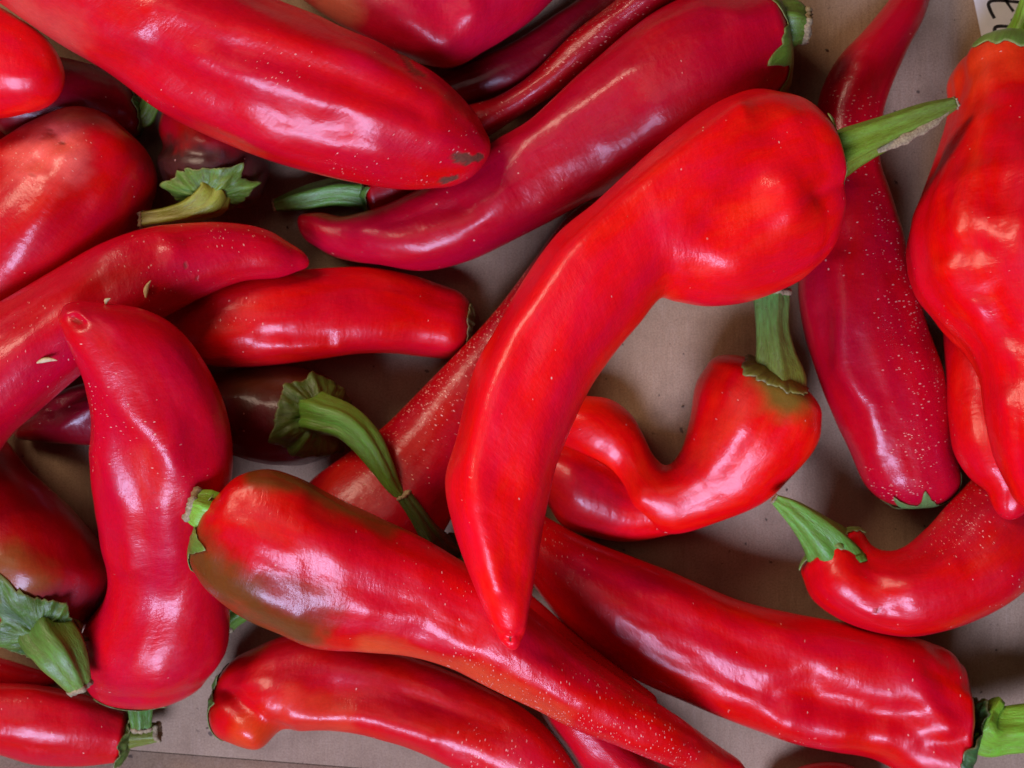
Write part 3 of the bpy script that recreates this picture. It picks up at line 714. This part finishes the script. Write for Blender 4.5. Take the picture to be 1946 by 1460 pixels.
pepper("AE", "bright scarlet contorted pepper bent in a sharp V, olive patch beside its upright stem",
       [(1345, 690, 1556, 790), (1322, 730, 1550, 838), (1312, 790, 1510, 892), (1300, 840, 1450, 950), (1285, 870, 1370, 988), (1265, 884, 1275, 1014), (1243, 866, 1205, 980), (1222, 825, 1152, 902), (1200, 788, 1104, 876), (1165, 762, 1070, 856), (1120, 754, 1044, 842), (1080, 754, 1030, 838)], c0=44, c1=26, base=(.82, .0060, .0015), lob=.05, p0=2.2,
       extra=([(1052, 838, 1036, 950), (1100, 838, 1070, 1000), (1150, 862, 1130, 1022), (1210, 900, 1200, 1030), (1280, 910, 1290, 1012), (1350, 905, 1385, 984), (1420, 905, 1455, 946)], [-22, -26, -24, -14, -10, -16, -30], 24, 30, ([(1190, 930), (1205, 990)], 10, -4) and []),
       blobs=[([(1470, 720), (1500, 745)], 48, OLIVE, .7), ([(1420, 760), (1320, 880)], 26, (.76, .02, .006), .9), ([(1060, 930), (1110, 980)], 60, (.44, .004, .008), .8)],
       strokes=[([(1400, 820), (1340, 910), (1230, 930)], 24, 6), ([(1480, 790), (1500, 830)], 24, -7), ([(1215, 950)], 16, 5)],
       stem=[(1476, 716, 50, 34), (1472, 672, 36, 44), (1466, 625, 30, 40), (1464, 560, 32, 30)], scol=((.16, .16, .008), (.10, .24, .05)), calyx=dict(R=46, at=(1478, 706), dz=28, axis=(.28, -.75, .6), droop=.30, jag=.15, col=((.14, .13, .012), (.17, .17, .02))))
pepper("AC", "red pepper with small nub tip tucked under the big orange-red one at right",
       [(1792, 560, 1960, 560), (1795, 640, 1960, 640), (1800, 720, 1965, 720), (1806, 790, 1980, 790), (1816, 850, 1990, 850), (1843, 898, 1990, 905), (1876, 930, 1974, 942), (1886, 956, 1960, 960)], c0=40, c1=28, base=(0.64, 0.0015, 0.0028), tol=24, wob=1.3)
pepper("AB", "large wrinkled orange-red pepper cut off by the right edge with green calyx at top",
       [(1862, 92, 2005, 94), (1826, 106, 2030, 110), (1808, 140, 2050, 140), (1811, 190, 2060, 200), (1796, 255, 2070, 270), (1765, 340, 2080, 350), (1738, 410, 2080, 420), (1735, 470, 2080, 490), (1752, 540, 2085, 560), (1795, 598, 2090, 630), (1840, 645, 2095, 700), (1868, 700, 2100, 760), (1880, 790, 2090, 850), (1896, 870, 2080, 920), (1925, 940, 2060, 970)], c0=12, c1=30, base=(0.74, 0.0018, 0.001), wob=2.4, tol=24,
       blobs=[([(1830, 130), (1900, 110)], 60, (.72, .04, .006), .8)],
       strokes=[([(1890, 200), (1850, 300), (1830, 400), (1800, 500)], 26, 9), ([(1870, 470), (1800, 480)], 20, -8), ([(1790, 520), (1850, 600), (1900, 680)], 20, 9), ([(1880, 560), (1900, 640)], 18, -7), ([(1920, 300), (1900, 420)], 20, -8), ([(1860, 180), (1920, 210)], 18, -6), ([(1850, 560)], 14, -6), ([(1905, 760)], 18, 8)],
       flecks=[([(1880, 600)], 20, .1)],
       stem=[(1944, 76, 36, 30), (1952, 45, 26, 40), (1972, -10, 24, 50), (2000, -70, 24, 50)], scol=G4, calyx=dict(R=60, at=(1930, 80), dz=24, axis=(0, -.85, .5), droop=.14, jag=.2, col=((.10, .20, .03), (.15, .28, .05))))
pepper("D", "long crimson pepper lying diagonally above the main one, leafy calyx at its top end",
       [(1430, -40, 1478, 200), (1330, -15, 1415, 250), (1250, 20, 1355, 280), (1180, 72, 1285, 310), (1090, 150, 1195, 348), (1010, 228, 1108, 388), (940, 270, 1038, 425), (870, 322, 965, 462), (790, 364, 888, 497), (722, 394, 802, 515), (655, 411, 718, 502), (612, 404, 648, 492), (578, 406, 590, 463)], c0=44, c1=18, base=(.43, .0008, .012), wob=1.3, p0=3.0,
       strokes=[([(1330, 20), (1250, 60), (1130, 170), (1000, 270)], 20, 8), ([(1400, 30), (1470, 20)], 16, 6), ([(700, 450), (800, 470), (900, 420), (960, 370)], 24, 7), ([(750, 420), (860, 390)], 18, -6), ([(1200, 230), (1120, 310), (1000, 380)], 30, -7)],
       flecks=[([(1300, 140)], 50, .03)],
       stem=[(1486, 52, 44, 26), (1508, 50, 42, 38), (1530, 52, 30, 40)], scol=((.06, .14, .012), (.10, .18, .02)), calyx=dict(R=56, at=(1498, 64), dz=22, hug=.25, axis=(.80, .05, .6), droop=.10, jag=.5, lobes=6, col=((.06, .13, .015), (.11, .20, .02))))
# ---- top layer
pepper("M", "red pepper with pinched beak-like tip at left, waisted above a round bulb and sharply ridged",
       [(170, 1290, 392, 1290), (155, 1238, 432, 1228), (163, 1188, 438, 1172), (199, 1135, 430, 1112), (207, 1080, 430, 1040), (195, 1010, 432, 980), (183, 930, 443, 900), (178, 850, 440, 840), (176, 780, 420, 762), (165, 720, 385, 690), (145, 670, 340, 632), (125, 630, 280, 594), (113, 607, 215, 578), (119, 590, 168, 573)], c0=53, c1=12, base=(.54, .0012, .010), wob=.9, lob=.05, p0=2.0,
       strokes=[([(150, 640), (200, 740), (290, 830), (345, 900), (370, 960)], 18, 7), ([(240, 850), (255, 930), (240, 1020)], 26, -5), ([(330, 820), (310, 960), (330, 1050)], 20, 6), ([(190, 860), (235, 960), (250, 1080)], 14, 6), ([(225, 1115), (300, 1140)], 28, -6), ([(140, 606), (156, 614)], 6, -8), ([(128, 592), (150, 588), (162, 606)], 5, 5), ([(260, 660), (330, 760), (400, 850)], 24, -5)],
       blobs=[([(270, 880), (300, 930)], 26, (.57, .012, .008), .9)], flecks=[([(180, 760), (300, 870), (350, 930)], 34, .3), ([(190, 880)], 20, .2)], scars=[([(142, 608), (152, 612)], 3, .5), ([(305, 858)], 3, .6)],
       stem=[(267, 1340, 24, -8), (268, 1362, 20, -10), (270, 1384, 18, -12)], scol=G2, calyx=dict(R=34, off=-6, droop=.3, jag=.2))
pepper("A", "largest pepper, blunt and red across the upper left with brown scars at its tip",
       [(-60, -330, -160, -110), (60, -230, -80, -50), (180, -150, 5, 10), (320, -90, 110, 82), (430, -45, 205, 138), (530, 0, 305, 212), (640, 45, 405, 263), (740, 90, 520, 308), (830, 140, 640, 340), (895, 203, 755, 360), (924, 252, 838, 357)], c0=60, c1=34, base=(.60, .0018, .008), lob=.07, wob=1.1, p1=2.3,
       strokes=[([(300, 10), (500, 70), (680, 120), (830, 200)], 22, 9), ([(380, 110), (560, 170), (760, 230), (870, 280)], 22, 7), ([(450, 90), (650, 150), (800, 205)], 20, -8), ([(180, 120), (350, 200), (560, 275), (720, 300)], 26, 8), ([(280, 130), (450, 200), (640, 250)], 30, -7), ([(150, 60), (260, 60)], 24, 6)],
       scars=[([(870, 297), (892, 304), (908, 300)], 9, 1), ([(842, 344), (866, 338)], 5, 1), ([(758, 100), (775, 118), (790, 138), (808, 146)], 4.5, .75)],
       flecks=[([(505, 115), (560, 125), (520, 140)], 20, .4), ([(880, 260), (870, 275)], 18, .6), ([(640, 305), (740, 335), (800, 345)], 14, .3), ([(820, 170), (700, 90)], 20, .1), ([(830, 290)], 40, .12)],
       blobs=[([(40, 20), (120, 70)], 40, (.60, .06, .04), .9)])
pepper("H", "tapering red pepper with brown-green shoulder in the lower middle, pale vertical flecks toward its tip",
       [(418, 938, 370, 1085), (455, 904, 398, 1122), (510, 892, 460, 1170), (570, 910, 530, 1203), (640, 948, 600, 1232), (720, 985, 690, 1238), (800, 1022, 780, 1247), (870, 1062, 860, 1270), (945, 1108, 935, 1308), (1020, 1165, 1010, 1345), (1095, 1230, 1090, 1385), (1180, 1290, 1180, 1420), (1260, 1345, 1265, 1455), (1340, 1400, 1340, 1480), (1395, 1437, 1390, 1490)], c0=24, c1=30, base=(0.6, 0.0013, 0.0018), lob=.07, wob=1.3,
       blobs=[([(356, 1035), (405, 1100), (500, 1155), (570, 1190)], 50, (.15, .042, .006), .8), ([(490, 900), (580, 920), (670, 968), (740, 1000)], 22, (.19, .05, .008), .7), ([(540, 1120), (600, 1150)], 34, (.30, .02, .004), .95), ([(700, 1235), (900, 1290), (1060, 1370)], 26, (.62, .05, .012), .8)],
       strokes=[([(430, 930), (500, 905), (575, 935)], 14, 7), ([(470, 970), (520, 980)], 30, -8), ([(380, 1040), (420, 1100), (560, 1170)], 20, 8), ([(540, 980), (640, 1020)], 22, 7), ([(600, 1090), (760, 1130), (900, 1180)], 26, -7), ([(700, 1180), (900, 1240), (1100, 1340)], 20, 5), ([(1040, 1240), (1200, 1340)], 14, -4), ([(720, 1050), (800, 1080)], 18, 5)],
       flecks=[([(880, 1275), (1000, 1330), (1150, 1390), (1290, 1450)], 26, .8), ([(780, 1100), (860, 1120)], 26, .2), ([(1060, 1290), (1220, 1370), (1320, 1430)], 24, .45)],
       stem=[(420, 978, 36, 6), (390, 970, 37, 14), (366, 962, 29, 16)], scol=G4, calyx=dict(R=50, off=-8, droop=.2, jag=.6, lobes=5, col=((.08, .17, .02), (.14, .24, .03))))
pepper("E", "main scarlet pepper on top of the heap, curving from thick green stem to nipple tip",
       [(1496, 176, 1552, 506), (1440, 168, 1510, 540), (1385, 183, 1430, 572), (1325, 218, 1350, 582), (1255, 272, 1290, 573), (1195, 325, 1255, 568), (1130, 385, 1215, 615), (1060, 443, 1165, 675), (1000, 525, 1120, 742), (945, 620, 1085, 815), (900, 705, 1056, 890), (868, 830, 1038, 970), (846, 915, 1028, 1030), (862, 1005, 1016, 1100), (893, 1095, 1006, 1160), (925, 1170, 999, 1198), (946, 1210, 990, 1220)], c0=62, c1=18, base=(.82, .0030, .0030), lob=.03, wob=.6, h0=112, p0=2.3, flex=.25,
       strokes=[([(1400, 215), (1300, 290), (1180, 390), (1080, 490), (980, 640), (930, 760), (905, 880), (900, 980), (940, 1120)], 19, 15), ([(1480, 250), (1430, 350), (1370, 420)], 40, -20), ([(1400, 500)], 44, 14), ([(1505, 400), (1488, 350)], 26, 15), ([(1562, 372), (1606, 352)], 14, -15), ([(1560, 450), (1500, 470)], 30, 8), ([(1000, 760), (975, 900), (970, 1080)], 24, -5), ([(1420, 200), (1500, 215)], 18, 5), ([(945, 1205), (970, 1212), (1000, 1206)], 5, -8)],
       scars=[([(970, 1210), (971, 1218)], 2.2, .9)],
       stem=[(1572, 300, 43, 2), (1620, 278, 35, 4), (1690, 248, 27, 4), (1760, 219, 21, 2), (1816, 196, 10, 0)], ridge=.22, sliver=[(1668, 288, 3, 22), (1720, 264, 8, 26), (1775, 233, 7, 18), (1806, 208, 3, 10)], scol=((.17, .30, .02), (.13, .19, .03)), calyx=dict(R=60, off=-6, droop=.42, jag=.4, lobes=6, col=((.10, .2, .02), (.16, .26, .03))))
for k, q in INFO.items():
    print("Z", k, [round(float(a)) for a in q])

# ------------------------------------------------------------------ paper card with its marker strokes
cz = 6.0
def on_floor(p, z): return np.c_[to_world(np.array(p, float), np.full(len(p), z)), np.full(len(p), z)]
cw = [(1838, -60), (1868, 84), (2090, 40), (2060, -104)]
lo, hi = on_floor(cw, cz), on_floor(cw, cz + 2.2)
cm = metres(lo).mean(0)
card = mesh_obj("paper_card", np.vstack([lo, hi]), [(3, 2, 1, 0), (4, 5, 6, 7), (0, 1, 5, 4), (1, 2, 6, 5), (2, 3, 7, 6), (3, 0, 4, 7)], PAPER, None, smooth=False, origin=cm)
card.location = cm
card["label"] = "white paper card with black handwriting in the upper right corner"; card["category"] = "card"
def ink(poly, w_):
    P = catmull(np.array([(x, y, 0) for x, y in poly], float), 26)[:, :2]
    t = unit(np.gradient(P, axis=0)); nrm = np.stack([-t[:, 1], t[:, 0]], 1)
    wv = w_ * (1 + .12 * np.sin(np.linspace(0, 7, 26)))[:, None]
    a, b = on_floor(P + nrm * wv, cz + 2.6), on_floor(P - nrm * wv, cz + 2.6)
    top = np.vstack([a, b]); bot = top.copy(); bot[:, 2] -= .35
    V = np.vstack([top, bot]); F = []
    for i in range(25):
        F.append((i, i + 1, 27 + i, 26 + i)); F.append((52 + i, 78 + i, 79 + i, 53 + i))
        F.append((i, 52 + i, 53 + i, i + 1)); F.append((26 + i, 27 + i, 79 + i, 78 + i))
    mesh_obj("letter_stroke", V, F, INK, card, smooth=False, origin=cm)
ink([(1890, 35), (1882, 20), (1879, 6), (1894, 1), (1945, 5)], 3.0)
ink([(1909, -6), (1916, 8), (1926, 22)], 2.8)
ink([(1893, 70), (1890, 56), (1900, 50), (1950, 53)], 3.0)
ink([(1923, 36), (1927, 50), (1932, 62)], 2.8)

# ------------------------------------------------------------------ seed husks lying on the peppers
def top_of(px, py):
    z = 100.0
    for _ in range(6):
        q = to_world(np.array([[px, py]]), np.array([z]))[0]; z = float(hm_at(np.array([q[0]]), np.array([q[1]]))[0])
    return q[0], q[1], z
def husk(px, py, ln, wd, a, label):
    x, y, z = top_of(px, py); z += 2.0
    n, ns = 14, 10; V = []
    for i in range(n):
        t = i / (n - 1); r = wd * math.sin(math.pi * t) ** .8 * (1.1 - .5 * t) + .25; s = (t - .5) * ln; bend = 3.5 * (t - .5) ** 2 * 4
        for j in range(ns):
            th = 2 * math.pi * j / ns
            l, u = r * math.cos(th) + bend, r * .7 * math.sin(th)
            V.append((x + s * math.cos(a) - l * math.sin(a), y + s * math.sin(a) + l * math.cos(a), z + u))
    V = np.array(V); c = metres(V).mean(0)
    o = mesh_obj("seed_husk", V, tube_faces(n, ns), HUSK, None, origin=c); o.location = c
    o["label"] = label; o["category"] = "seed husk"; o["group"] = "seed husks on the peppers"
husk(279, 549, 32, 5.0, -1.3, "plump tan seed husk standing nearly upright in view, upper one on the broad left pepper")
husk(89, 684, 36, 4.6, -.12, "slim tan seed husk lying level near the left edge on the broad left pepper")
husk(203, 571, 14, 4.0, -.9, "short tan seed husk just behind the beak-like pepper tip")

# ------------------------------------------------------------------ crumbs of dry stem and soil strewn over the box floor
rng = random.Random(5); V, F = [], []
for i in range(150):
    x, y = rng.uniform(-60, 2010), rng.uniform(-60, 1400); r0 = rng.choice((1.2, 1.5, 1.8, 2.6)); ln = rng.uniform(1, 2.6); a = rng.uniform(0, 6.28); k = len(V)
    for (u, v_, w_) in ((1, 0, 0), (-1, 0, 0), (0, 1, 0), (0, -1, 0), (0, 0, 1), (0, 0, -1)):
        j_ = [rng.uniform(.7, 1.3) * q for q in (u * r0 * ln, v_ * r0, w_ * r0 * .7)]
        V.append((x + j_[0] * math.cos(a) - j_[1] * math.sin(a), y + j_[0] * math.sin(a) + j_[1] * math.cos(a), .6 * r0 + j_[2]))
    for p in ((0, 2, 4), (2, 1, 4), (1, 3, 4), (3, 0, 4), (2, 0, 5), (1, 2, 5), (3, 1, 5), (0, 3, 5)):
        F.append(tuple(k + q for q in p))
SOIL = plain_material("dark_crumb", (.05, .03, .018), (.14, .09, .045), 900, .9)
o = mesh_obj("crumbs", np.array(V), F, SOIL, None, smooth=False)
o["kind"] = "stuff"; o["label"] = "dark crumbs of soil and dry stem strewn over the cardboard"; o["category"] = "crumbs"
